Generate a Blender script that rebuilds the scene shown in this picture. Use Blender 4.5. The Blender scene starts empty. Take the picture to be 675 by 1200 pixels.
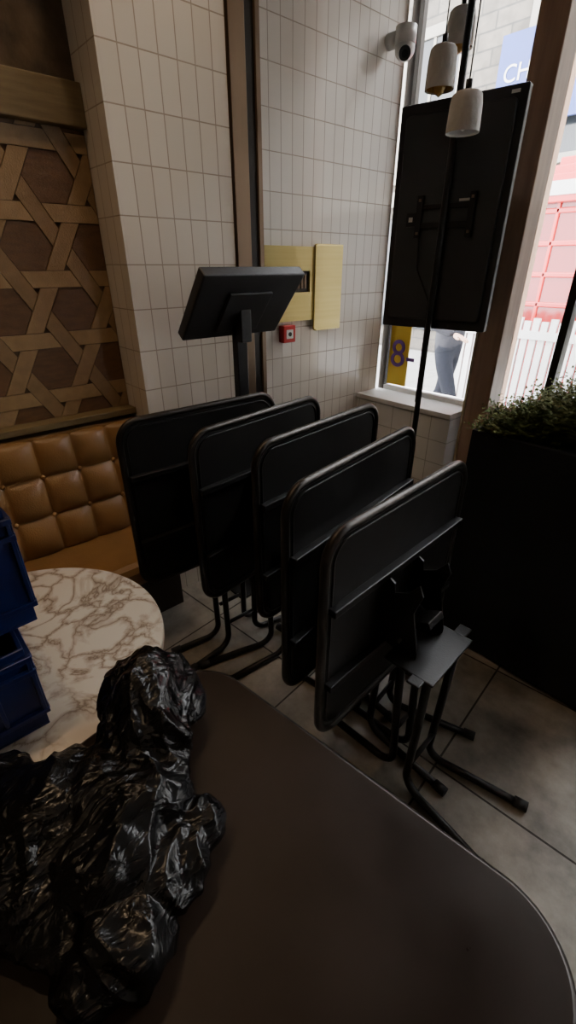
import bpy, bmesh, math, random
from mathutils import Vector, Matrix, noise
random.seed(7)
S=bpy.context.scene
COL=S.collection

# ---------------------------------------------------------------- materials
def newmat(name):
    m=bpy.data.materials.new(name); m.use_nodes=True
    nt=m.node_tree; b=nt.nodes['Principled BSDF']
    return m,nt,b
def rgba(c): return (c[0],c[1],c[2],1)
def pm(name,c1,c2=None,scale=8,rough=.5,metal=0,bump=0,bscale=60,spec=.5,detail=4,rvar=0,stretch=None,coat=0):
    m,nt,b=newmat(name); N=nt.nodes; L=nt.links
    if c2 is None: c2=tuple(x*.85 for x in c1)
    tc=N.new('ShaderNodeTexCoord'); mp=N.new('ShaderNodeMapping')
    if stretch: mp.inputs['Scale'].default_value=stretch
    L.new(tc.outputs['Object'],mp.inputs['Vector'])
    n=N.new('ShaderNodeTexNoise'); n.inputs['Scale'].default_value=scale; n.inputs['Detail'].default_value=detail
    L.new(mp.outputs[0],n.inputs['Vector'])
    r=N.new('ShaderNodeValToRGB'); r.color_ramp.elements[0].position=.32; r.color_ramp.elements[1].position=.68
    r.color_ramp.elements[0].color=rgba(c1); r.color_ramp.elements[1].color=rgba(c2)
    L.new(n.outputs['Fac'],r.inputs['Fac']); L.new(r.outputs['Color'],b.inputs['Base Color'])
    b.inputs['Roughness'].default_value=rough; b.inputs['Metallic'].default_value=metal
    b.inputs['Specular IOR Level'].default_value=spec
    b.inputs['Coat Weight'].default_value=coat
    if rvar:
        mr=N.new('ShaderNodeMapRange'); mr.inputs['To Min'].default_value=max(.02,rough-rvar); mr.inputs['To Max'].default_value=min(1,rough+rvar)
        mr.inputs['From Min'].default_value=.3; mr.inputs['From Max'].default_value=.7
        L.new(n.outputs['Fac'],mr.inputs['Value']); L.new(mr.outputs[0],b.inputs['Roughness'])
    if bump:
        n2=N.new('ShaderNodeTexNoise'); n2.inputs['Scale'].default_value=bscale; n2.inputs['Detail'].default_value=5
        L.new(mp.outputs[0],n2.inputs['Vector'])
        bp=N.new('ShaderNodeBump'); bp.inputs['Strength'].default_value=bump; bp.inputs['Distance'].default_value=.01
        L.new(n2.outputs['Fac'],bp.inputs['Height']); L.new(bp.outputs[0],b.inputs['Normal'])
    return m
def brickmat(name,axis,c1,c2,cm,w,h,mortar,rough=.2,offset=0,shift=(0,0),bump=.4,rot=0,roughm=.8,noisec=0):
    m,nt,b=newmat(name); N=nt.nodes; L=nt.links
    tc=N.new('ShaderNodeTexCoord'); sp=N.new('ShaderNodeSeparateXYZ'); cb=N.new('ShaderNodeCombineXYZ')
    mp0=N.new('ShaderNodeMapping'); mp0.inputs['Rotation'].default_value=(0,0,rot)
    L.new(tc.outputs['Object'],mp0.inputs['Vector']); L.new(mp0.outputs[0],sp.inputs[0])
    L.new(sp.outputs[axis[0]],cb.inputs['X']); L.new(sp.outputs[axis[1]],cb.inputs['Y'])
    mp=N.new('ShaderNodeMapping'); mp.inputs['Location'].default_value=(shift[0],shift[1],0)
    L.new(cb.outputs[0],mp.inputs['Vector'])
    t=N.new('ShaderNodeTexBrick'); t.offset=offset; t.squash=1
    t.inputs['Scale'].default_value=1; t.inputs['Brick Width'].default_value=w; t.inputs['Row Height'].default_value=h
    t.inputs['Mortar Size'].default_value=mortar; t.inputs['Mortar Smooth'].default_value=.15
    t.inputs['Color1'].default_value=rgba(c1); t.inputs['Color2'].default_value=rgba(c2); t.inputs['Mortar'].default_value=rgba(cm)
    L.new(mp.outputs[0],t.inputs['Vector'])
    col=t.outputs['Color']
    if noisec:
        n=N.new('ShaderNodeTexNoise'); n.inputs['Scale'].default_value=5; n.inputs['Detail'].default_value=7; n.inputs['Roughness'].default_value=.65
        L.new(tc.outputs['Object'],n.inputs['Vector'])
        mr=N.new('ShaderNodeMapRange'); mr.inputs['From Min'].default_value=.3; mr.inputs['From Max'].default_value=.7
        mr.inputs['To Min'].default_value=1-noisec; mr.inputs['To Max'].default_value=1+noisec
        L.new(n.outputs['Fac'],mr.inputs['Value'])
        mx=N.new('ShaderNodeVectorMath'); mx.operation='SCALE'
        L.new(col,mx.inputs[0]); L.new(mr.outputs[0],mx.inputs['Scale']); col=mx.outputs[0]
    L.new(col,b.inputs['Base Color'])
    rr=N.new('ShaderNodeMapRange'); rr.inputs['To Min'].default_value=rough; rr.inputs['To Max'].default_value=roughm
    L.new(t.outputs['Fac'],rr.inputs['Value']); L.new(rr.outputs[0],b.inputs['Roughness'])
    inv=N.new('ShaderNodeMath'); inv.operation='SUBTRACT'; inv.inputs[0].default_value=1; L.new(t.outputs['Fac'],inv.inputs[1])
    bp=N.new('ShaderNodeBump'); bp.inputs['Strength'].default_value=bump; bp.inputs['Distance'].default_value=.004
    L.new(inv.outputs[0],bp.inputs['Height']); L.new(bp.outputs[0],b.inputs['Normal'])
    return m

TILE1=(.77,.72,.64); TILE2=(.72,.67,.59); GROUT=(.40,.34,.27)
M_tile_x=brickmat('cream_tile_yz',('Y','Z'),TILE1,TILE2,GROUT,.0757,.163,.0024,.10,shift=(-.885,.03))
M_tile_y=brickmat('cream_tile_xz',('X','Z'),TILE1,TILE2,GROUT,.0757,.163,.0024,.10,shift=(.03,.03))
M_tile_riser=brickmat('white_riser_tile',('X','Z'),(.84,.83,.80),(.80,.79,.76),(.45,.44,.41),.15,.15,.0026,.2,shift=(.03,.0))
M_floor=brickmat('stone_floor_tile',('X','Y'),(.265,.24,.20),(.215,.193,.16),(.04,.033,.026),.6,.6,.004,.5,shift=(.30,.08),bump=.3,rot=math.radians(-6),noisec=.5)
M_riser=pm('pale_grey_paint',(.82,.82,.80),(.76,.76,.74),3,.45)
M_ceiling=pm('ceiling_paint',(.30,.28,.25),(.26,.24,.21),2,.8)
M_wallpaint=pm('wall_paint',(.42,.37,.30),(.37,.32,.26),2,.7)
M_stone=pm('rough_brown_stone',(.15,.11,.07),(.05,.036,.023),7,.85,bump=1,bscale=14)
M_steel=pm('patinated_bronze_steel',(.27,.19,.125),(.15,.105,.07),4,.32,metal=.6,stretch=(1,1,.2))
M_steeldark=pm('dark_steel',(.03,.025,.02),None,5,.35,metal=.3)
M_beam=pm('olive_oak_beam',(.20,.15,.072),(.145,.105,.05),6,.55,stretch=(3,1,12),bump=.2)
M_hex=pm('walnut_hexagon',(.150,.078,.031),(.105,.054,.022),9,.5,stretch=(1,2,7),bump=.15)
M_strips=[pm('oak_strip_%d'%i,c,tuple(x*.8 for x in c),8,.5,stretch=(1,3,3),bump=.15) for i,c in enumerate([(.32,.21,.105),(.27,.175,.085),(.36,.24,.12)])]
M_joint=pm('dark_joint_backing',(.085,.05,.024),None,5,.8)
M_leather=pm('tan_leather',(.28,.15,.052),(.20,.108,.037),6,.34,bump=.15,bscale=180)
M_wood=pm('brown_post_wood',(.40,.25,.165),(.29,.175,.115),5,.35,stretch=(6,6,.6))
M_wood_pale=pm('pale_post_edge',(.60,.48,.30),(.50,.40,.24),5,.4,stretch=(6,6,.6))
M_black=pm('black_laminate',(.0085,.008,.0075),(.012,.011,.010),5,.5,rvar=.08,spec=.3)
M_blackmetal=pm('black_powdercoat',(.010,.009,.009),(.016,.015,.014),14,.4,metal=.2,bump=.05,bscale=200,spec=.35)
M_tabletop=pm('black_brown_tabletop',(.0115,.0068,.0045),(.022,.0130,.0082),4.5,.38,bump=.05,bscale=30,rvar=.13,detail=9,spec=.19)
M_rim=pm('dark_bronze_rim',(.030,.024,.020),(.018,.015,.012),8,.35,metal=.5)
M_rubber=pm('black_rubber',(.01,.01,.01),None,10,.7)
M_tv=pm('black_tv_plastic',(.012,.012,.013),(.02,.02,.021),4,.5,bump=.05,bscale=90)
M_tv2=pm('tv_rear_metal',(.028,.030,.032),(.038,.040,.043),4,.5)
M_brass=pm('brushed_brass',(.66,.55,.22),(.60,.49,.18),3,.36,metal=.6,stretch=(1,.4,20),rvar=.04)
M_red=pm('red_plastic',(.55,.02,.02),None,5,.35)
M_white=pm('white_plastic',(.7,.69,.66),None,5,.35)
M_whiteout=pm('white_painted_timber',(.42,.42,.41),None,5,.5)
M_conc=pm('grey_concrete_shade',(.52,.50,.46),(.43,.41,.38),25,.75,bump=.2,bscale=80)
M_amber=pm('amber_bulb_glass',(.45,.28,.08),None,5,.2)
M_blue=pm('blue_crate_plastic',(.008,.018,.095),(.0065,.013,.07),6,.33)
M_planter=pm('black_planter_fibre',(.009,.010,.013),(.014,.016,.020),3,.6,spec=.3)
M_leaf=pm('fern_leaf_green',(.055,.09,.025),(.15,.16,.055),18,.8,spec=.1)
M_soil=pm('soil',(.03,.02,.012),None,30,.95,bump=.8)
M_redbox=pm('red_phone_box_paint',(.40,.012,.011),(.36,.011,.010),3,.3)
M_redpane=pm('red_tinted_pane',(.22,.011,.011),(.17,.009,.009),1,.15)
M_bluesign=pm('blue_sign_enamel',(.006,.028,.17),None,3,.4)
M_yellow=pm('yellow_poster_paper',(.75,.52,.04),None,3,.6)
M_purple=pm('purple_print',(.14,.05,.30),None,3,.6)
M_pave=brickmat('pavement_slabs',('X','Y'),(.22,.22,.21),(.19,.19,.18),(.11,.11,.10),.6,.9,.01,.8,offset=.5)
M_facade=brickmat('facade_stone',('X','Z'),(.10,.087,.07),(.065,.057,.047),(.04,.037,.032),.55,.22,.014,.85,offset=.5,noisec=.35)
M_frameout=pm('cream_sash_paint',(.18,.167,.137),None,3,.5)
M_darkpane=pm('dark_pane_glass',(.02,.024,.027),(.012,.014,.016),1,.08)
M_bench_base=pm('dark_bench_plinth',(.03,.02,.015),None,5,.6)

def marble():
    m,nt,b=newmat('veined_cream_marble'); N=nt.nodes; L=nt.links
    tc=N.new('ShaderNodeTexCoord')
    n=N.new('ShaderNodeTexNoise'); n.inputs['Scale'].default_value=5; n.inputs['Detail'].default_value=7; n.inputs['Distortion'].default_value=.6; n.inputs['Roughness'].default_value=.55
    L.new(tc.outputs['Object'],n.inputs['Vector'])
    mx=N.new('ShaderNodeMixRGB'); mx.blend_type='ADD'; mx.inputs[0].default_value=.33
    L.new(tc.outputs['Object'],mx.inputs[1]); L.new(n.outputs['Color'],mx.inputs[2])
    v=N.new('ShaderNodeTexVoronoi'); v.feature='DISTANCE_TO_EDGE'; v.inputs['Scale'].default_value=9
    L.new(mx.outputs[0],v.inputs['Vector'])
    r=N.new('ShaderNodeValToRGB'); e=r.color_ramp.elements
    e[0].position=0; e[0].color=(.17,.125,.09,1); e[1].position=.15; e[1].color=(.48,.42,.34,1)
    k=e.new(.03); k.color=(.30,.245,.185,1)
    L.new(v.outputs['Distance'],r.inputs['Fac'])
    n3=N.new('ShaderNodeTexNoise'); n3.inputs['Scale'].default_value=4.5; n3.inputs['Detail'].default_value=6
    L.new(tc.outputs['Object'],n3.inputs['Vector'])
    r3=N.new('ShaderNodeValToRGB'); r3.color_ramp.elements[0].position=.36; r3.color_ramp.elements[1].position=.52
    r3.color_ramp.elements[0].color=(0,0,0,1); r3.color_ramp.elements[1].color=(1,1,1,1)
    L.new(n3.outputs['Fac'],r3.inputs['Fac'])
    m2=N.new('ShaderNodeMixRGB'); m2.inputs[1].default_value=(.48,.42,.34,1)
    L.new(r3.outputs['Color'],m2.inputs[0]); L.new(r.outputs['Color'],m2.inputs[2])
    L.new(m2.outputs[0],b.inputs['Base Color']); b.inputs['Roughness'].default_value=.25
    return m
M_marble=marble()
def bagmat():
    m,nt,b=newmat('glossy_black_polythene'); N=nt.nodes; L=nt.links
    b.inputs['Base Color'].default_value=(.004,.004,.0045,1); b.inputs['Roughness'].default_value=.25
    b.inputs['Specular IOR Level'].default_value=.34
    tc=N.new('ShaderNodeTexCoord')
    mp=N.new('ShaderNodeMapping'); mp.inputs['Scale'].default_value=(1,.5,.8); mp.inputs['Rotation'].default_value=(.5,.4,.8)
    L.new(tc.outputs['Object'],mp.inputs['Vector'])
    n=N.new('ShaderNodeTexNoise'); n.inputs['Scale'].default_value=26; n.inputs['Detail'].default_value=3; n.inputs['Distortion'].default_value=1.5
    L.new(mp.outputs[0],n.inputs['Vector'])
    sb=N.new('ShaderNodeMath'); sb.operation='SUBTRACT'; sb.inputs[1].default_value=.5; L.new(n.outputs['Fac'],sb.inputs[0])
    ab=N.new('ShaderNodeMath'); ab.operation='ABSOLUTE'; L.new(sb.outputs[0],ab.inputs[0])
    bp=N.new('ShaderNodeBump'); bp.inputs['Strength'].default_value=.6; bp.inputs['Distance'].default_value=.014; bp.invert=True
    L.new(ab.outputs[0],bp.inputs['Height']); L.new(bp.outputs[0],b.inputs['Normal'])
    return m
M_bag=bagmat()
def glassmat():
    m=bpy.data.materials.new('thin_window_glass'); m.use_nodes=True; nt=m.node_tree; N=nt.nodes; L=nt.links
    N.remove(N['Principled BSDF']); o=N['Material Output']
    t=N.new('ShaderNodeBsdfTransparent'); g=N.new('ShaderNodeBsdfGlossy'); g.inputs['Roughness'].default_value=.02
    f=N.new('ShaderNodeFresnel'); f.inputs['IOR'].default_value=1.3
    x=N.new('ShaderNodeMixShader'); L.new(f.outputs[0],x.inputs[0]); L.new(t.outputs[0],x.inputs[1]); L.new(g.outputs[0],x.inputs[2]); L.new(x.outputs[0],o.inputs[0])
    return m
M_glass=glassmat()

# ---------------------------------------------------------------- mesh helpers
def obj(name,bm,mat=None,parent=None,smooth=False,bevel=0,seg=2):
    me=bpy.data.meshes.new(name); bmesh.ops.recalc_face_normals(bm,faces=bm.faces); bm.to_mesh(me); bm.free()
    o=bpy.data.objects.new(name,me); COL.objects.link(o)
    if mat:
        for m in (mat if isinstance(mat,(list,tuple)) else [mat]): me.materials.append(m)
    if smooth:
        for p in me.polygons: p.use_smooth=True
    if bevel:
        md=o.modifiers.new('bevel','BEVEL'); md.width=bevel; md.segments=seg; md.limit_method='ANGLE'
    if parent: o.parent=parent
    return o
def empty(name,loc=(0,0,0),rz=0):
    e=bpy.data.objects.new(name,None); COL.objects.link(e); e.location=loc; e.rotation_euler=(0,0,rz); e.empty_display_size=.1
    return e
def addbox(bm,a,b,M=None,mi=0):
    vs=[]
    for x in (a[0],b[0]):
        for y in (a[1],b[1]):
            for z in (a[2],b[2]):
                p=Vector((x,y,z)); 
                if M: p=M@p
                vs.append(bm.verts.new(p))
    for f in ((0,1,3,2),(4,6,7,5),(0,4,5,1),(2,3,7,6),(0,2,6,4),(1,5,7,3)):
        fc=bm.faces.new([vs[i] for i in f]); fc.material_index=mi
def box(name,a,b,mat,parent=None,bevel=0,M=None):
    bm=bmesh.new(); addbox(bm,a,b,M); return obj(name,bm,mat,parent,bevel=bevel)
def fillet(pts,r,n=7,closed=False):
    pts=[Vector(p) for p in pts]; out=[]; N=len(pts)
    for i in range(N):
        if not closed and (i==0 or i==N-1): out.append(pts[i]); continue
        p=pts[i]; a=pts[(i-1)%N]; b=pts[(i+1)%N]
        da=(a-p); db=(b-p); la=da.length; lb=db.length; da.normalize(); db.normalize()
        ang=da.angle(db)
        if ang>3.1: out.append(p); continue
        d=min(r/math.tan(ang/2),la*.48,lb*.48); A=p+da*d; B=p+db*d
        rr=d*math.tan(ang/2); c=p+(da+db).normalized()*(rr/math.sin(ang/2))
        va=A-c; vb=B-c; w=va.angle(vb)
        for k in range(n+1):
            t=k/n; out.append(c+(va*math.sin((1-t)*w)+vb*math.sin(t*w))/math.sin(w))
    return out
def addtube(bm,path,r,sides=10,closed=False,cap=True,mi=0):
    P=[Vector(p) for p in path]; n=len(P); rings=[]
    T=[]
    for i in range(n):
        if closed: t=P[(i+1)%n]-P[(i-1)%n]
        else: t=P[min(i+1,n-1)]-P[max(i-1,0)]
        T.append(t.normalized())
    up=Vector((0,0,1)) if abs(T[0].z)<.9 else Vector((1,0,0))
    u=T[0].cross(up).normalized()
    for i in range(n):
        if i>0:
            u=(u-T[i]*u.dot(T[i])).normalized()
        v=T[i].cross(u)
        rr=r[i] if isinstance(r,(list,tuple)) else r
        rings.append([bm.verts.new(P[i]+(u*math.cos(2*math.pi*k/sides)+v*math.sin(2*math.pi*k/sides))*rr) for k in range(sides)])
    m=n if closed else n-1
    for i in range(m):
        A=rings[i]; B=rings[(i+1)%n]
        for k in range(sides):
            f=bm.faces.new((A[k],A[(k+1)%sides],B[(k+1)%sides],B[k])); f.smooth=True; f.material_index=mi
    if cap and not closed:
        bm.faces.new(rings[0][::-1]).material_index=mi; bm.faces.new(rings[-1]).material_index=mi
def tube(name,path,r,mat,parent=None,sides=12,closed=False):
    bm=bmesh.new(); addtube(bm,path,r,sides,closed); return obj(name,bm,mat,parent)
def rrect(w,h,r,n=10):
    out=[]
    for cx,cy,a0 in ((w/2-r,h/2-r,0),(-w/2+r,h/2-r,90),(-w/2+r,-h/2+r,180),(w/2-r,-h/2+r,270)):
        for k in range(n+1):
            a=math.radians(a0+90*k/n); out.append((cx+r*math.cos(a),cy+r*math.sin(a)))
    return out
def prism(name,poly,f,mat,parent=None,bevel=0):
    """poly 2D; f(p,side)->3D"""
    bm=bmesh.new(); A=[bm.verts.new(f(p,0)) for p in poly]; B=[bm.verts.new(f(p,1)) for p in poly]
    bm.faces.new(A); bm.faces.new(B[::-1]); n=len(poly)
    for i in range(n): bm.faces.new((A[i],B[i],B[(i+1)%n],A[(i+1)%n]))
    return obj(name,bm,mat,parent,bevel=bevel)
def lathe(name,prof,mat,parent=None,seg=48,loc=(0,0,0)):
    bm=bmesh.new(); rings=[]
    for r,z in prof:
        if r<1e-5: rings.append([bm.verts.new((loc[0],loc[1],loc[2]+z))])
        else: rings.append([bm.verts.new((loc[0]+r*math.cos(2*math.pi*k/seg),loc[1]+r*math.sin(2*math.pi*k/seg),loc[2]+z)) for k in range(seg)])
    for a,b in zip(rings,rings[1:]):
        for k in range(seg):
            if len(a)==1 and len(b)==1: continue
            if len(a)==1: bm.faces.new((a[0],b[k],b[(k+1)%seg]))
            elif len(b)==1: bm.faces.new((a[k],b[0],a[(k+1)%seg]))
            else: bm.faces.new((a[k],b[k],b[(k+1)%seg],a[(k+1)%seg]))
    o=obj(name,bm,mat,parent,smooth=True)
    md=o.modifiers.new('es','EDGE_SPLIT'); md.split_angle=math.radians(40)
    return o
def text(name,body,size,M,mat,parent,ext=.002,ax='LEFT'):
    cu=bpy.data.curves.new(name,'FONT'); cu.body=body; cu.size=size; cu.extrude=ext; cu.align_x=ax
    o=bpy.data.objects.new(name+'_t',cu); COL.objects.link(o); bpy.context.view_layer.update()
    me=bpy.data.meshes.new_from_object(o.evaluated_get(bpy.context.evaluated_depsgraph_get()))
    bpy.data.objects.remove(o); me.transform(M); me.materials.clear(); me.materials.append(mat)
    q=bpy.data.objects.new(name,me); COL.objects.link(q); q.parent=parent; return q

# ---------------------------------------------------------------- dimensions
WX=-2.15; CX=-1.935; WY=2.79; XR=3.0; YB=-2.6; CH=3.3; SILL=.79
# floor / ceiling / walls
box('floor',(WX-.2,YB-.2,-.1),(XR+.2,WY+.15,0),M_floor)
box('ceiling',(WX-.2,YB-.2,CH),(XR+.2,WY+.15,CH+.15),M_ceiling)
box('wall_left',(WX-.2,YB,0),(WX,1.40,CH),M_stone)
box('wall_left_tiled',(WX-.2,1.40,0),(WX,WY,CH),M_tile_x)
box('wall_right',(XR,YB,0),(XR+.2,WY,CH),M_wallpaint)
box('wall_back',(WX-.2,YB-.2,0),(XR+.2,YB,CH),M_wallpaint)
# window wall pieces
box('wall_window_riser',(WX,WY,0),(XR+.2,WY+.15,SILL-.03),M_tile_riser)
e=empty('trim_window_ledge')
box('ledge_front',(WX+.001,WY-.20,0),(-1.40,WY-.001,SILL-.03),M_tile_riser,e)
box('ledge_top',(WX+.001,WY-.215,SILL-.03),(-1.397,WY+.149,SILL),M_riser,e,bevel=.004)
box('wall_window_header',(WX-.2,WY,3.1),(XR+.2,WY+.15,CH-.001),M_wallpaint)
# tiled pillar projecting from the left wall
p=empty('tiled_pillar')
box('pillar_front',(WX+.001,.895,0),(CX,1.405,CH-.001),M_tile_x,p)
box('pillar_side',(WX+.001,.885,0),(CX-.0005,.8949,CH-.001),M_tile_y,p)
# steel column
p=empty('steel_column')
bm=bmesh.new()
addbox(bm,(WX+.03,1.412,0),(CX+.012,1.425,CH-.002)); addbox(bm,(CX,1.412,0),(CX+.013,1.49,CH-.002))
obj('channel',bm,M_steel,p,bevel=.002)
box('web',(WX+.03,1.49,0),(CX-.004,1.565,CH-.002),M_steeldark,p)
box('edge_strip',(CX-.004,1.545,0),(CX+.008,1.567,CH-.002),M_steel,p)

# left wall timber decor
box('trim_oak_beam',(WX,YB,2.04),(WX+.05,.884,2.17),M_beam,bevel=.004)
box('trim_bench_ledge',(WX,YB,.985),(WX+.085,.884,1.012),M_beam,bevel=.003)
p=empty('hexagon_wood_panel')
box('backing',(WX+.001,-1.4,1.013),(WX+.008,.884,2.039),M_joint,p)
d=.258; g=.060; y0=.721; z0=1.885
Y0,Y1,Z0,Z1=-1.4,.882,1.013,2.039
def clip(poly):
    def cut(P,inside,inter):
        o=[]
        for i in range(len(P)):
            a=P[i]; b=P[(i+1)%len(P)]
            if inside(a):
                o.append(a)
                if not inside(b): o.append(inter(a,b))
            elif inside(b): o.append(inter(a,b))
        return o
    for ax,val,sg in ((0,Y0,1),(0,Y1,-1),(1,Z0,1),(1,Z1,-1)):
        if not poly: return poly
        poly=cut(poly,lambda q:(q[ax]-val)*sg>=0,lambda a,b:tuple(a[k]+(b[k]-a[k])*((val-a[ax])/(b[ax]-a[ax])) for k in (0,1)))
    return poly
def addpoly(bm,poly,h0,h1,mi):
    poly=clip(poly)
    if len(poly)<3: return
    A=[bm.verts.new((WX+h0,q[0],q[1])) for q in poly]; B=[bm.verts.new((WX+h1,q[0],q[1])) for q in poly]
    f=bm.faces.new(B); f.material_index=mi
    for i in range(len(poly)):
        f=bm.faces.new((A[i],A[(i+1)%len(poly)],B[(i+1)%len(poly)],B[i])); f.material_index=mi
# woven (kagome) strapwork: straps run in three directions, over-under around each hexagon
bm=bmesh.new(); rowh=d*.8660254; gp=.0012
HR=(.4330127*d-g/2)/.8660254
for r in range(-2,7):
    for c in range(-10,3):
        cy=y0+c*d+(d/2 if r%2 else 0); cz=z0-r*rowh
        addpoly(bm,[(cy+(HR-.002)*math.cos(math.radians(60*k)),cz+(HR-.002)*math.sin(math.radians(60*k))) for k in range(6)],.008,.0105,0)
        for k in range(3):
            th_=math.radians(60*k); ph=th_+math.radians(60)
            mx,mz=cy+math.cos(th_)*d/2,cz+math.sin(th_)*d/2
            tx,tz=math.cos(ph),math.sin(ph); nx,nz=-tz,tx
            W=g/2-gp; Lc=d/2-(g/2)/.8660254-gp; sk=.57735*W
            q=[(-Lc+sk,-W),(Lc+sk,-W),(Lc-sk,W),(-Lc-sk,W)]
            q=[(mx+tx*s+nx*w,mz+tz*s+nz*w) for s,w in q]
            addpoly(bm,q,.008,.0145,1+k)
obj('hexagons_and_strapwork',bm,[M_hex]+M_strips,p)

# ---------------------------------------------------------------- banquette
p=empty('banquette_bench')
YA,YE=-2.3,.878
bm=bmesh.new(); ny=520; nz=70; 
tw=.155; th=.165
grid=[]
for j in range(nz+1):
    row=[]
    for i in range(ny+1):
        y=YA+(YE-YA)*i/ny; v=j/nz; z=.44+v*.53
        cy=(y-YE)/tw; cz=(z-.47)/th
        pu=(abs(math.sin(math.pi*cy))*abs(math.sin(math.pi*min(max(cz,0),3.0))))**.42 if 0<cz<3.0 else 0
        h=.042*pu
        top=max(0,(z-.945)/.025); rd=(1-math.sqrt(max(0,1-top*top))) if top>0 else 0
        x=-2.03-.05*v+.10*(1-v)*.6+h-.045*rd
        row.append(bm.verts.new((x,y,z)))
    grid.append(row)
for j in range(nz):
    for i in range(ny):
        f=bm.faces.new((grid[j][i],grid[j][i+1],grid[j+1][i+1],grid[j+1][i])); f.smooth=True
me=obj('tufted_backrest',bm,M_leather,p)
box('back_core',(WX+.002,YA,.05),(-2.07,YE,.968),M_leather,p,bevel=.01)
bm=bmesh.new()
i=1
while YE-i*tw>YA:
    for k in (1,2):
        z=.47+k*th; v=(z-.44)/.53; x=-2.03-.05*v+.06*(1-v)
        bmesh.ops.create_uvsphere(bm,u_segments=10,v_segments=6,radius=.011,matrix=Matrix.Translation((x+.006,YE-i*tw,z)))
    i+=1
obj('buttons',bm,M_leather,p,smooth=True)
box('seat_cushion',(-2.06,YA,.36),(-1.62,YE,.475),M_leather,p,bevel=.035)
box('plinth',(-2.06,YA,0.0),(-1.83,YE,.36),M_bench_base,p)

# ---------------------------------------------------------------- flip top tables
def base(parent,zp,reach=.49,back=-.20,cx=.13,side=None):
    box('base_plate',(cx-.075,-.135,zp-.006),(cx+.085,.115,zp+.004),M_blackmetal,parent,bevel=.004)
    box('plate_tab',(cx+.02,-.165,zp-.006),(cx+.06,.16,zp+.003),M_blackmetal,parent,bevel=.003)
    bm=bmesh.new(); caps=bmesh.new()
    if side:
        r_,sh=side
        for sy in (-1,1):
            for sx in (-1,1):
                x0_=cx+sx*.045
                end=Vector((x0_+sy*sh+sx*.03,sy*r_,.016)); st=Vector((x0_,sy*.075,.016))
                pa=fillet([(cx+sx*.05,sy*.085,zp-.005),(cx+sx*.045,sy*.08,.30),st,end],.06,8)
                addtube(bm,pa,.0135,12)
                ev=(end-st).normalized()
                addtube(caps,[end-ev*.03+Vector((0,0,.0015)),end+ev*.012+Vector((0,0,.0015))],.0172,12)
    else:
      for sy in (-1,1):
        pa=fillet([(cx+.05,sy*.085,zp-.005),(cx+.045,sy*.08,.30),(cx+.035,sy*.075,.016),(reach,sy*.135,.016)],.06,8)
        addtube(bm,pa,.0135,12)
        pb=fillet([(cx-.055,sy*.06,zp-.005),(cx-.045,sy*.055,.30),(cx-.03,sy*.05,.016),(back,sy*.05,.016)],.06,8)
        addtube(bm,pb,.0135,12)
        e=Vector((reach-(cx+.035),sy*.06,0)).normalized()
        addtube(caps,[Vector((reach,sy*.135,.0175))-e*.03,Vector((reach,sy*.135,.0175))+e*.012],.0172,12)
        addtube(caps,[(back+.03,sy*.05,.0175),(back-.012,sy*.05,.0175)],.0172,12)
    addtube(bm,[(cx+.045,-.08,.14),(cx+.045,.08,.14)],.009,8)
    addtube(bm,[(cx-.048,-.055,.18),(cx-.048,.055,.18)],.009,8)
    obj('tube_legs',bm,M_blackmetal,parent); obj('rubber_feet',caps,M_rubber,parent)
def flip_table(x,y,rz,zt,s,zp=.60,side=None):
    e=empty('folding_table',(x,y,0),math.radians(rz))
    zc=zt-s/2
    P=rrect(s-.012,s-.012,.085)
    prism('top_board',P,lambda q,k:(-.024+.020*k,q[0],zc+q[1]),M_black,e)
    P2=rrect(s-.02,s-.02,.08)
    bm=bmesh.new(); addtube(bm,[(-.010,q[0],zc+q[1]) for q in P2],.0135,10,closed=True); obj('edge_rim',bm,M_rim,e)
    P3=rrect(s-.066,s-.066,.06)
    bm=bmesh.new(); addtube(bm,[(-.003,q[0],zc+q[1]) for q in P3],.0035,6,closed=True); obj('inner_bead',bm,M_blackmetal,e)
    for nm,z in (('upper_rail',zt-.225),('lower_rail',zt-s+.225)):
        box(nm,(-.004,-s/2+.02,z-.011),(.022,s/2-.02,z+.011),M_blackmetal,e,bevel=.003)
    # pivot brackets (hooked side plates)
    prof=[(-.004,zc+.12),(.03,zc+.10),(.035,zc+.07),(.075,zc+.09),(.105,zc+.13),(.12,zc+.10),(.10,zc+.03),(.13,zp+.02),(.13,zp),(.05,zp),(.02,zc-.12),(-.004,zc-.12)]
    for sy in (-1,1):
        prism('pivot_bracket',prof,lambda q,k:(q[0],sy*(.075+.006*k),q[1]),M_blackmetal,e)
    bm=bmesh.new(); addtube(bm,[(.07,-.1,zp+.045),(.07,.1,zp+.045)],.008,10); obj('pivot_rod',bm,M_blackmetal,e)
    M=Matrix.Translation((.095,0,zp+.085))@Matrix.Rotation(math.radians(-28),4,'Y')
    box('latch_block',(-.045,-.04,-.012),(.045,.04,.012),M_blackmetal,e,bevel=.003,M=M)
    bm=bmesh.new(); addtube(bm,[(.0,-.05,zc-.02),(.03,-.05,zc-.03),(.09,-.04,zp+.07)],.006,8); addtube(bm,[(.0,.05,zc-.02),(.03,.05,zc-.03),(.09,.04,zp+.07)],.006,8)
    obj('latch_arms',bm,M_blackmetal,e)
    base(e,zp,side=side)
    return e
flip_table(-1.575,.956,-1.5,1.11,.735,side=(.30,0))
flip_table(-1.375,1.10,7.3,1.10,.735,side=(.39,.10))
flip_table(-1.13,1.195,6.4,1.10,.74)
flip_table(-.85,1.075,8.5,1.09,.76)
flip_table(-.618,1.005,3.6,1.06,.715,.575)

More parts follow.
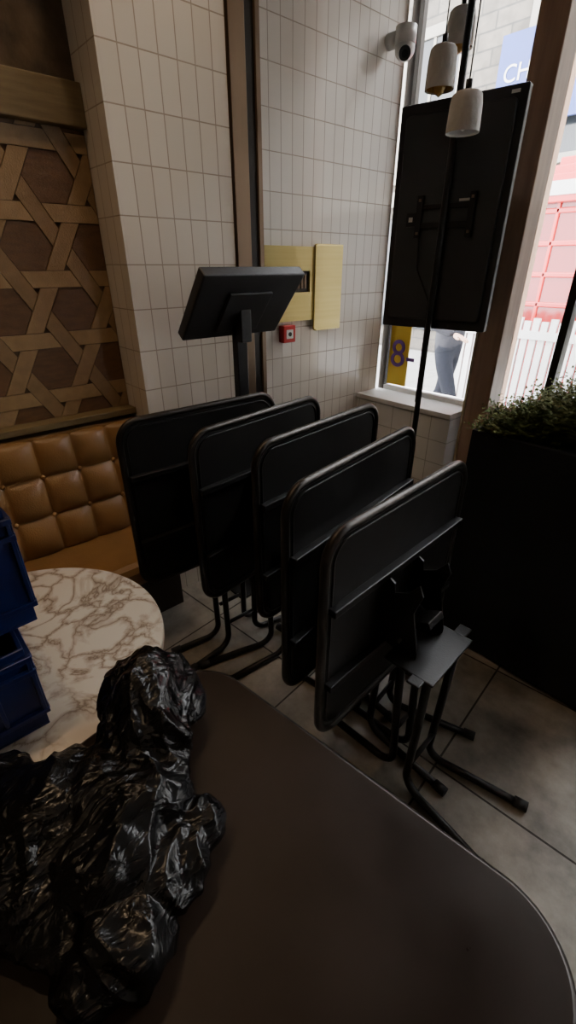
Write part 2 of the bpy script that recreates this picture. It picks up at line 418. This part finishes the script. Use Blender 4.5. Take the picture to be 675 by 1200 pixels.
# ---------------------------------------------------------------- foreground table
e=empty('square_table',(-.284,.034,0),math.radians(8.2))
s=.856
prism('table_top',rrect(s-.012,s-.012,.12,16),lambda q,k:(q[0],q[1],.726+.024*k),M_tabletop,e)
bm=bmesh.new(); addtube(bm,[(q[0],q[1],.738) for q in rrect(s-.016,s-.016,.118,16)],.0125,10,closed=True); obj('edge_rim',bm,M_rim,e)
box('under_frame',(-.2,-.2,.69),(.2,.2,.726),M_blackmetal,e,bevel=.004)
bm=bmesh.new(); caps=bmesh.new()
for sx in (-1,1):
    for sy in (-1,1):
        pa=fillet([(sx*.06,sy*.06,.70),(sx*.055,sy*.055,.3),(sx*.05,sy*.05,.016),(sx*.29,sy*.20,.016)],.06,8)
        addtube(bm,pa,.0125,12); addtube(caps,[(sx*.27,sy*.1875,.0165),(sx*.30,sy*.206,.0165)],.0162,12)
obj('tube_legs',bm,M_blackmetal,e); obj('rubber_feet',caps,M_rubber,e)

# ---------------------------------------------------------------- round marble table
e=empty('round_marble_table',(-1.13,.045,0))
R=.385
lathe('marble_top',[(0,.687),(R-.006,.687),(R,.692),(R,.708),(R-.002,.713),(R-.007,.715),(0,.715)],M_marble,e,96)
lathe('pedestal',[(0,.687),(.09,.687),(.09,.675),(.03,.665),(.03,.06),(.05,.035),(.19,.018),(.20,.008),(.20,0),(0,0)],M_blackmetal,e,48)

# ---------------------------------------------------------------- blue crates
def crate(parent,x0,y0_,x1,y1,z0_,z1,rz=0):
    cx,cy=(x0+x1)/2,(y0_+y1)/2; M=Matrix.Translation((cx,cy,0))@Matrix.Rotation(rz,4,'Z')
    w,l=(x1-x0)/2,(y1-y0_)/2; t=.008
    bm=bmesh.new()
    addbox(bm,(-w,-l,z0_),(w,l,z0_+t),M)
    for a,b in (((-w,-l),(-w+t,l)),((w-t,-l),(w,l)),((-w+t,-l),(w-t,-l+t)),((-w+t,l-t),(w-t,l))):
        addbox(bm,(a[0],a[1],z0_+t),(b[0],b[1],z1),M)
    for z in (z1-.03,z1-.065,z0_+.04):  # rim bands
        h=.012
        addbox(bm,(w,-l-.008,z),(w+.010,l+.008,z+h),M); addbox(bm,(-w-.010,-l-.008,z),(-w,l+.008,z+h),M)
        addbox(bm,(-w,-l-.010,z),(w,-l,z+h),M); addbox(bm,(-w,l,z),(w,l+.010,z+h),M)
    n=5
    for i in range(n+1):
        yy=-l+2*l*i/n
        addbox(bm,(w,yy-.004,z0_+.04),(w+.008,yy+.004,z1-.03),M); addbox(bm,(-w-.008,yy-.004,z0_+.04),(-w,yy+.004,z1-.03),M)
        xx=-w+2*w*i/n
        addbox(bm,(xx-.004,l,z0_+.04),(xx+.004,l+.008,z1-.03),M); addbox(bm,(xx-.004,-l-.008,z0_+.04),(xx+.004,-l,z1-.03),M)
    return obj('crate_body',bm,M_blue,parent,bevel=.0015)
e=empty('blue_plastic_crate'); crate(e,-1.17,-.30,-.845,.055,.7165,.935)
e=empty('blue_plastic_crate'); crate(e,-1.21,-.26,-.905,.095,.9365,1.20,math.radians(3))

# ---------------------------------------------------------------- bin bag
def binbag():
    bm=bmesh.new()
    blobs=[(-.665,.225,.825,.110,.105,.085),(-.60,.175,.815,.090,.090,.07),(-.53,.10,.805,.12,.12,.062),(-.47,.05,.80,.10,.10,.052),
           (-.41,.10,.79,.080,.075,.040),(-.58,.00,.80,.12,.11,.056),(-.66,-.09,.79,.12,.11,.050),(-.37,.02,.785,.07,.07,.038),(-.60,-.16,.785,.13,.11,.045),
           (-.43,.15,.785,.065,.055,.033),(-.48,-.04,.785,.11,.08,.040),(-.36,-.03,.78,.06,.05,.030)]
    for x,y,z,a,b,c in blobs:
        M=Matrix.Translation((x,y,z))@Matrix.Diagonal((a,b,c,1))
        bmesh.ops.create_icosphere(bm,subdivisions=3,radius=1,matrix=M)
    me=bpy.data.meshes.new('t'); bm.to_mesh(me); bm.free(); o=bpy.data.objects.new('t',me); COL.objects.link(o)
    md=o.modifiers.new('r','REMESH'); md.mode='VOXEL'; md.voxel_size=.0027
    sm=o.modifiers.new('s','SMOOTH'); sm.iterations=24; sm.factor=.6
    dg=bpy.context.evaluated_depsgraph_get(); bpy.context.view_layer.update()
    m2=bpy.data.meshes.new_from_object(o.evaluated_get(dg)); bpy.data.objects.remove(o)
    nr=[v.normal.copy() for v in m2.vertices]
    rots=[Matrix.Rotation(a,3,ax) for a,ax in ((.6,'Z'),(2.0,'Z'),(1.1,'X'),(2.8,'Z'))]
    for v,n in zip(m2.vertices,nr):
        p=v.co.copy()
        w=Vector((noise.noise(p*6),noise.noise(p*6+Vector((5,1,2))),noise.noise(p*6+Vector((1,7,3)))))*.07
        q=p+w
        h=.024*noise.noise(q*8+Vector((3,3,3)))
        for k,(f,A,st) in enumerate(((11,.0150,.45),(20,.0095,.32),(36,.0040,.3),(75,.0012,.4))):
            u=rots[k]@q; u=Vector((u.x*f,u.y*f*st,u.z*f*.8+k*4))
            h+=A*(.42-1.9*abs(noise.noise(u)))
        v.co=p+n*h
        if v.co.z<.7535: v.co.z=.7535+.0004*abs(noise.noise(p*30))
    q=bpy.data.objects.new('black_bin_bag',m2); COL.objects.link(q); m2.materials.clear(); m2.materials.append(M_bag)
    for pl in m2.polygons: pl.use_smooth=True
binbag()

# ---------------------------------------------------------------- kiosk stand
e=empty('touchscreen_kiosk',(-1.76,1.28,0))
M=Matrix.Translation((.03,0,1.455))@Matrix.Rotation(math.radians(40),4,'Y')
box('screen_housing',(-.026,-.255,-.162),(.022,.255,.162),M_tv,e,bevel=.006,M=M)
box('screen_glass',(-.029,-.235,-.142),(-.0255,.235,.142),M_darkpane,e,M=M)
box('back_cover',(.0215,-.11,-.12),(.034,.11,.08),M_tv,e,bevel=.004,M=M)
box('neck_arm',(-.012,-.028,1.30),(.055,.028,1.455),M_blackmetal,e,bevel=.004)
box('post',(-.02,-.028,.012),(.02,.028,1.42),M_blackmetal,e,bevel=.004)
box('foot_plate',(-.13,-.16,0),(.13,.16,.012),M_blackmetal,e,bevel=.004)

# ---------------------------------------------------------------- tv on pole
rz=math.radians(10)
e=empty('pole_mounted_television',(-1.485,2.37,0),rz)
W,H=.575,.97; zc=1.78
prism('tv_case',rrect(W,H,.008,3),lambda q,k:(q[0],-.018+.04*k,zc+q[1]),M_tv,e,bevel=.004)
prism('tv_rear_bulge',rrect(W-.07,H-.09,.02,4),lambda q,k:(q[0],-.034+.018*k,zc+q[1]),M_tv2,e,bevel=.006)
prism('tv_glass',rrect(W-.02,H-.02,.004,2),lambda q,k:(q[0],.022+.002*k,zc+q[1]),M_darkpane,e)
bm=bmesh.new()
addbox(bm,(-.13,-.046,zc-.02),(.15,-.034,zc+.005)); addbox(bm,(-.13,-.046,zc+.06),(.15,-.034,zc+.08))
addbox(bm,(-.14,-.05,zc-.06),(-.11,-.034,zc+.12)); addbox(bm,(.12,-.05,zc-.06),(.15,-.034,zc+.12))
addbox(bm,(-.19,-.05,zc-.01),(-.14,-.034,zc+.05))
obj('vesa_bracket',bm,M_rubber,e,bevel=.002)
bm=bmesh.new()
for u,v in ((-.125,.1),(.135,.1),(-.125,-.04),(.135,-.04)): addbox(bm,(u-.006,-.053,zc+v-.006),(u+.006,-.0495,zc+v+.006))
obj('screws',bm,M_steel,e)
box('rating_label',(-.175,-.052,zc+.01),(-.155,-.0495,zc+.03),M_white,e)
box('bracket_label',(.07,-.047,zc+.085),(.12,-.0455,zc+.095),M_white,e)
box('case_label',(W/2-.07,-.0195,zc+H/2-.03),(W/2-.035,-.0175,zc+H/2-.018),M_white,e)
bm=bmesh.new(); addtube(bm,[(.01,-.066,0),(.01,-.066,CH)],.0155,16); obj('pole',bm,M_blackmetal,e)
box('ceiling_plate',(-.05,-.13,CH-.012),(.07,0,CH),M_blackmetal,e)
box('floor_plate',(-.07,-.14,0),(.09,.01,.01),M_blackmetal,e)
tube('cable',fillet([(-.12,-.04,zc-.02),(-.10,-.05,zc-.2),(-.01,-.06,zc-.35),(-.008,-.062,.9)],.05),.004,M_rubber,e,8)

# ---------------------------------------------------------------- pendants
def pendant(x,y,z,r=.054,h=.135,amber=False,bulb=True):
    e=empty('pendant_lamp',(x,y,0))
    z0_=z-h/2
    lathe('shade',[(r*.86,z0_+.004),(r,z0_),(r,z0_+.02),(r*.95,z0_+h*.7),(r*.88,z0_+h*.9),(r*.72,z0_+h*.97),(r*.25,z0_+h),(0,z0_+h)],M_conc,e,40)
    lathe('inner_shade',[(r*.86,z0_+.004),(r*.80,z0_+h*.7),(0,z0_+h*.75)],M_white if not amber else M_amber,e,32)
    dz=-.022 if amber else .006
    lathe('bulb',[(0,z0_+dz),(.018,z0_+dz+.012),(.026,z0_+dz+.034),(.02,z0_+dz+.06),(.014,z0_+.08),(0,z0_+.08)],M_white if not amber else M_amber,e,24)
    tube('cap',[(0,0,z0_+h-.002),(0,0,z0_+h+.03)],.011,M_blackmetal,e,12)
    tube('cord',[(0,0,z0_+h+.03),(0,0,CH-.03)],.0028,M_rubber,e,8)
    tube('ceiling_rose',[(0,0,CH-.03),(0,0,CH)],.04,M_blackmetal,e,24)
pendant(-1.136,1.84,2.068,r=.057,h=.115)
pendant(-1.41,2.07,2.285,r=.057,amber=True)
pendant(-1.60,2.46,2.53,r=.062,amber=True)

# ---------------------------------------------------------------- cctv
e=empty('cctv_camera',(-2.04,2.64,2.60))
tube('mount',[(-.11,0,.05),(-.02,0,.05)],.035,M_white,e,24)
tube('mount_collar',[(0,0,.015),(0,0,.085)],.054,M_white,e,32)
bm=bmesh.new(); bmesh.ops.create_uvsphere(bm,u_segments=32,v_segments=20,radius=.052); obj('ball_housing',bm,M_white,e,smooth=True)
d=Vector((.55,-.65,-.6)).normalized()
tube('lens_ring',[d*.035,d*.056],.030,M_rubber,e,24)
tube('lens',[d*.05,d*.060],.016,M_darkpane,e,20)

# ---------------------------------------------------------------- brass service panel + call point
e=empty('brass_service_panel')
bm=bmesh.new()
ya,yb,za,zb=1.735,2.12,1.31,1.69; ha,hb,hc,hd=1.86,2.07,1.46,1.57
for a,b in (((ya,za),(yb,hc)),((ya,hd),(yb,zb)),((ya,hc),(ha,hd)),((hb,hc),(yb,hd))):
    addbox(bm,(WX,a[0],a[1]),(WX+.018,b[0],b[1]))
obj('fascia',bm,M_brass,e)
box('recess',(WX,ha,hc),(WX+.006,hb,hd),M_steeldark,e)
bm=bmesh.new()
for k in range(7): addbox(bm,(WX+.006,ha+.015+k*.026,hc+.02),(WX+.014,ha+.028+k*.026,hd-.02))
obj('switches',bm,M_steel,e)
box('door_leaf',(WX+.018,2.10,1.255),(WX+.03,2.325,1.70),M_brass,e,bevel=.002)
box('door_frame',(WX,2.125,1.245),(WX+.018,2.34,1.705),M_brass,e)
e=empty('fire_alarm_call_point')
box('housing',(WX,1.845,1.20),(WX+.045,1.935,1.292),M_red,e,bevel=.004)
box('glass_face',(WX+.045,1.865,1.222),(WX+.047,1.915,1.27),M_white,e)
tube('button',[(WX+.046,1.89,1.246),(WX+.050,1.89,1.246)],.012,M_steeldark,e,16)

# ---------------------------------------------------------------- window frames
e=empty('window_1')
box('jamb_left',(WX,WY+.03,SILL),(WX+.05,WY+.10,3.1),M_steeldark,e)
box('rail_bottom',(WX+.05,WY+.03,SILL),(-1.38,WY+.10,SILL+.03),M_riser,e)
box('glass',(WX+.05,WY+.06,SILL+.03),(-1.38,WY+.066,3.1),M_glass,e)
e=empty('trim_window_post')
box('post_body',(-1.38,WY-.08,0),(-1.24,WY+.13,3.1),M_wood,e,bevel=.006)
box('post_pale_edge',(-1.395,WY-.085,0),(-1.3805,WY+.12,1.5),M_wood_pale,e)
e=empty('window_2')
box('mullion',(-.99,WY+.03,SILL),(-.95,WY+.10,3.1),M_steeldark,e)
box('rail_bottom',(-1.24,WY+.02,SILL-.03),(XR,WY+.11,SILL+.03),M_steeldark,e)
box('glass',(-1.24,WY+.06,SILL+.03),(XR,WY+.066,3.1),M_glass,e)
for k,x in enumerate((.2,1.4)): box('mullion_%d'%k,(x,WY+.0,SILL+.03),(x+.06,WY+.12,3.1),M_wood,e)
# small black speaker box beside post
e=empty('wall_speaker')
box('cabinet',(-1.49,WY-.20,1.41),(-1.335,WY-.086,1.90),M_tv,e,bevel=.006)
box('grille',(-1.475,WY-.206,1.43),(-1.35,WY-.20,1.88),M_rubber,e,bevel=.002)
# poster on window
e=empty('window_poster')
box('sheet',(-2.09,WY+.050,SILL+.04),(-1.93,WY+.058,1.24),M_yellow,e)
text('print','8-',.26,Matrix.Translation((-2.08,WY+.048,.96))@Matrix.Rotation(math.pi/2,4,'X'),M_purple,e)

# ---------------------------------------------------------------- planter with fern
e=empty('planter_with_ferns')
x0,x1,y0_,y1=-.82,-.08,1.70,2.22; zt=1.03
bm=bmesh.new(); t=.02
addbox(bm,(x0,y0_,.02),(x1,y0_+t,zt)); addbox(bm,(x0,y1-t,.02),(x1,y1,zt)); addbox(bm,(x0,y0_+t,.02),(x0+t,y1-t,zt)); addbox(bm,(x1-t,y0_+t,.02),(x1,y1-t,zt)); addbox(bm,(x0+.02,y0_+.02,0),(x1-.02,y1-.02,.03))
obj('planter_box',bm,M_planter,e,bevel=.004)
box('soil_fill',(x0+t,y0_+t,.03),(x1-t,y1-t,zt-.05),M_soil,e)
bm=bmesh.new()
def leafquad(bm,c,dr,up,l,w):
    s=dr.cross(up)
    if s.length<1e-3: s=Vector((1,0,0))
    s.normalize()
    a=bm.verts.new(c); b=bm.verts.new(c+dr*l*.5+s*w); c2=bm.verts.new(c+dr*l); d2=bm.verts.new(c+dr*l*.5-s*w)
    bm.faces.new((a,b,c2,d2))
for f in range(2400):
    bx=random.uniform(x0+.03,x1-.03); by=random.uniform(y0_+.025,y1-.03)
    tt=(bx-x0)/(x1-x0)
    full=.08+.29*min(1,tt*1.9)
    hgt=(full if f<1100 else full*random.uniform(.45,.9))+random.uniform(-.05,.02)
    ang=random.uniform(0,6.28); spread=random.uniform(.02,.10)
    P=Vector((bx,by,zt-.05)); N_=12
    for k in range(N_):
        u=k/N_
        q=P+Vector((math.cos(ang)*spread*u*u*1.4,math.sin(ang)*spread*u*u*1.4,hgt*(u*1.25-.35*u*u)))
        if k>3:
            for sgn in (-1,1):
                dd=Vector((math.cos(ang+sgn*1.4)+random.uniform(-.3,.3),math.sin(ang+sgn*1.4)+random.uniform(-.3,.3),random.uniform(-.2,.6))).normalized()
                leafquad(bm,q,dd,Vector((random.uniform(-.5,.5),random.uniform(-.5,.5),1)).normalized(),.024*(1.15-u)+.012,.0050)
obj('fern_fronds',bm,M_leaf,e)

# ---------------------------------------------------------------- outside
box('street_ground',(-25,WY+.15,-.15),(15,11.0,-.03),M_pave)
e=empty('street_building')
FY=9.0
box('facade',(-22,FY,-.03),(10,FY+.6,7.2),M_facade,e)
bm=bmesh.new(); bg=bmesh.new()
for fl in range(1):
    for c in range(-7,5):
        cx=c*2.3+.6; z=3.1+fl*3.0
        addbox(bm,(cx-.72,FY-.10,z-.12),(cx+.72,FY,z)); addbox(bm,(cx-.65,FY-.06,z),(cx-.53,FY,z+1.9)); addbox(bm,(cx+.53,FY-.06,z),(cx+.65,FY,z+1.9))
        addbox(bm,(cx-.65,FY-.06,z+1.9),(cx+.65,FY,z+2.05)); addbox(bm,(cx-.53,FY-.045,z+.92),(cx+.53,FY,z+.98)); addbox(bm,(cx-.025,FY-.04,z),(cx+.025,FY,z+1.9))
        addbox(bg,(cx-.53,FY-.02,z),(cx+.53,FY-.005,z+1.9))
addbox(bm,(-22,FY-.20,2.6),(10,FY,2.85))
obj('sash_frames',bm,M_frameout,e); obj('sash_panes',bg,M_darkpane,e)
bm=bmesh.new()
for c in range(-6,3): addbox(bm,(c*3.2-1.3,FY-.03,.4),(c*3.2+1.2,FY-.005,2.4))
obj('shop_windows',bm,M_darkpane,e)
e=empty('blue_shop_sign')
box('board',(-4.90,FY-.30,3.50),(-3.3,FY-.24,4.62),M_bluesign,e)
text('lettering','CHIEF',.30,Matrix.Translation((-4.80,FY-.31,4.05))@Matrix.Rotation(math.pi/2,4,'X'),M_whiteout,e)
# phone box
e=empty('red_telephone_box',(-2.12,6.2,-.03))
bm=bmesh.new()
for sx in (-1,1):
    for sy in (-1,1): addbox(bm,(sx*.45-.06,sy*.45-.06,.08),(sx*.45+.06,sy*.45+.06,2.2))
addbox(bm,(-.54,-.54,0),(.54,.54,.1)); addbox(bm,(-.54,-.54,2.18),(.54,.54,2.42)); addbox(bm,(-.46,-.46,2.42),(.46,.46,2.5)); addbox(bm,(-.34,-.34,2.5),(.34,.34,2.58))
for k in range(7):
    z=.35+k*.29
    addbox(bm,(-.4,-.47,z),(.4,-.44,z+.05)); addbox(bm,(-.4,.44,z),(.4,.47,z+.05)); addbox(bm,(-.47,-.4,z),(-.44,.4,z+.05)); addbox(bm,(.44,-.4,z),(.47,.4,z+.05))
for u in (-.2,.2):
    addbox(bm,(u-.02,-.47,.3),(u+.02,-.44,2.2)); addbox(bm,(-.47,u-.02,.3),(-.44,u+.02,2.2)); addbox(bm,(.44,u-.02,.3),(.47,u+.02,2.2))
addbox(bm,(-.42,-.46,.1),(.42,-.44,.5)); addbox(bm,(-.46,-.42,.1),(-.44,.42,.5)); addbox(bm,(.44,-.42,.1),(.46,.42,.5)); addbox(bm,(-.42,.44,.1),(.42,.46,.5))
obj('frame',bm,M_redbox,e,bevel=.01)
box('crown_sign',(-.36,-.552,2.24),(.36,-.54,2.36),M_whiteout,e)
bm=bmesh.new(); addbox(bm,(-.4,-.45,.5),(.4,-.445,2.18)); addbox(bm,(.445,-.4,.5),(.45,.4,2.18)); addbox(bm,(-.45,-.4,.5),(-.445,.4,2.18)); obj('panes',bm,M_redpane,e)
# white barrier
e=empty('white_street_barrier',(-1.85,5.25,-.03))
bm=bmesh.new()
for k in range(22): addbox(bm,(-1.03+k*.086,-.015,.05),(-.965+k*.086,.015,1.12+.03*(k%2)))
addbox(bm,(-1.05,-.03,.95),(.87,-.015,1.03)); addbox(bm,(-1.05,-.03,.1),(.87,-.015,.18)); addbox(bm,(-1.05,-.25,0),(-.98,.25,.05)); addbox(bm,(.78,-.25,0),(.85,.25,.05))
obj('pickets_and_rails',bm,M_whiteout,e)

# pedestrian
def skin(name,verts,edges,radii,mat,parent,root=0,sub=2):
    me=bpy.data.meshes.new(name); me.from_pydata(verts,edges,[]); o=bpy.data.objects.new(name,me); COL.objects.link(o)
    m=o.modifiers.new('skin','SKIN'); m.use_smooth_shade=True
    for i,r in enumerate(radii):
        rr=r if isinstance(r,tuple) else (r,r)
        me.skin_vertices[0].data[i].radius=rr; me.skin_vertices[0].data[i].use_root=(i==root)
    s_=o.modifiers.new('sub','SUBSURF'); s_.levels=sub; s_.render_levels=sub
    bpy.context.view_layer.update(); dg=bpy.context.evaluated_depsgraph_get()
    m2=bpy.data.meshes.new_from_object(o.evaluated_get(dg)); bpy.data.objects.remove(o)
    q=bpy.data.objects.new(name,m2); COL.objects.link(q); q.parent=parent; m2.materials.clear()
    for mm in (mat if isinstance(mat,list) else [mat]): m2.materials.append(mm)
    for pl in m2.polygons: pl.use_smooth=True
    return q
M_skin=pm('skin_tone',(.45,.27,.19),None,5,.5); M_jeans=pm('dark_denim',(.008,.009,.012),(.011,.012,.017),20,.9,spec=.1); M_jacket=pm('grey_jacket',(.02,.02,.025),None,12,.8,spec=.2); M_hair=pm('brown_hair',(.04,.025,.015),None,20,.7); M_shoe=pm('black_shoe',(.02,.02,.02),None,9,.5)
e=empty('walking_pedestrian',(-2.36,4.1,-.03),math.radians(0))
V=[(0,0,.95),(0,0,1.12),(.02,0,1.30),(.03,0,1.42),(.035,0,1.52),
   (0,-.10,.90),(.17,-.10,.50),(.07,-.10,.10),(.20,-.10,.035),
   (0,.10,.90),(-.07,.10,.50),(-.38,.10,.16),(-.30,.10,.035),
   (.02,-.20,1.40),(-.04,-.25,1.16),(.16,-.22,1.10),(.02,.20,1.40),(.10,.25,1.13),(.30,.22,1.10)]
E=[(0,1),(1,2),(2,3),(3,4),(0,5),(5,6),(6,7),(7,8),(0,9),(9,10),(10,11),(11,12),(3,13),(13,14),(14,15),(3,16),(16,17),(17,18)]
Rr=[(.15,.11),(.14,.10),(.16,.11),(.12,.08),.055,.088,.062,.045,.04,.088,.062,.045,.04,.062,.047,.036,.062,.047,.036]
b=skin('body',V,E,Rr,[M_jeans,M_jacket,M_skin,M_shoe],e)
for pl in b.data.polygons:
    c=pl.center; r=abs(c.y)
    if c.z<.11: pl.material_index=3
    elif c.z>1.47: pl.material_index=2
    elif c.z>.98 or r>.19: pl.material_index=1
bm=bmesh.new()
bmesh.ops.create_uvsphere(bm,u_segments=28,v_segments=20,radius=1,matrix=Matrix.Translation((.055,0,1.63))@Matrix.Diagonal((.095,.075,.118,1)))
bmesh.ops.create_cone(bm,segments=8,radius1=.018,radius2=.006,depth=.05,cap_ends=True,matrix=Matrix.Translation((.155,0,1.62)))
for sy in (-1,1): bmesh.ops.create_uvsphere(bm,u_segments=10,v_segments=8,radius=.022,matrix=Matrix.Translation((.05,sy*.077,1.63))@Matrix.Diagonal((1,.35,1.4,1)))
obj('head',bm,M_skin,e,smooth=True)
bm=bmesh.new(); bmesh.ops.create_uvsphere(bm,u_segments=24,v_segments=16,radius=1,matrix=Matrix.Translation((.038,0,1.665))@Matrix.Diagonal((.102,.084,.105,1)))
obj('hair',bm,M_hair,e,smooth=True)
for sy,wx,wz in ((-1,.16,1.10),(1,.30,1.10)):
    y=sy*.22
    vs=[(wx,y,wz),(wx+.06,y,wz-.02)]; ed=[(0,1)]; rd=[.024,.034]
    for k,l in enumerate((.055,.065,.06,.045)):
        i=len(vs); oy=(k-1.5)*.02
        vs+= [(wx+.085,y+oy,wz-.025),(wx+.085+l*.6,y+oy,wz-.035),(wx+.085+l,y+oy,wz-.055)]; ed+=[(1,i),(i,i+1),(i+1,i+2)]; rd+=[.010,.009,.007]
    i=len(vs); vs+=[(wx+.05,y-.045,wz-.02),(wx+.085,y-.055,wz-.03)]; ed+=[(1,i),(i,i+1)]; rd+=[.011,.009]
    skin('hand',vs,ed,rd,M_skin,e,sub=1)

# ---------------------------------------------------------------- lights
def downlight(x,y,power,col=(1,.70,.42),size=.05,ang=110):
    e=empty('ceiling_downlight',(x,y,0))
    lathe('trim_ring',[(.035,CH-.03),(.055,CH-.03),(.06,CH-.005),(.06,CH),(.035,CH)],M_blackmetal,e,32)
    l=bpy.data.lights.new('lamp','SPOT'); l.energy=power; l.color=col; l.shadow_soft_size=size; l.spot_size=math.radians(ang); l.spot_blend=.9
    o=bpy.data.objects.new('lamp',l); COL.objects.link(o); o.parent=e; o.location=(0,0,CH-.04)
downlight(-1.35,.1,34)
downlight(-1.62,1.02,26,size=.07)
downlight(-1.2,-1.3,26)
downlight(1.2,-1.0,22)
sun=bpy.data.lights.new('sun','SUN'); sun.energy=2.0; sun.angle=math.radians(4); sun.color=(1,.96,.9)
o=bpy.data.objects.new('sun',sun); COL.objects.link(o); o.rotation_euler=(math.radians(48),0,math.radians(-20))
w=bpy.data.worlds.new('overcast_sky'); S.world=w; w.use_nodes=True
bg=w.node_tree.nodes['Background']; bg.inputs[0].default_value=(.95,.965,1,1); bg.inputs[1].default_value=29.0

# ---------------------------------------------------------------- camera
cam=bpy.data.cameras.new('camera'); co=bpy.data.objects.new('camera',cam); COL.objects.link(co)
co.location=(0,0,1.6); co.rotation_euler=(math.radians(90-28.3),0,math.radians(48.3))
cam.sensor_fit='VERTICAL'; cam.sensor_height=36; cam.lens=538/1200*36; cam.clip_start=.02
S.camera=co
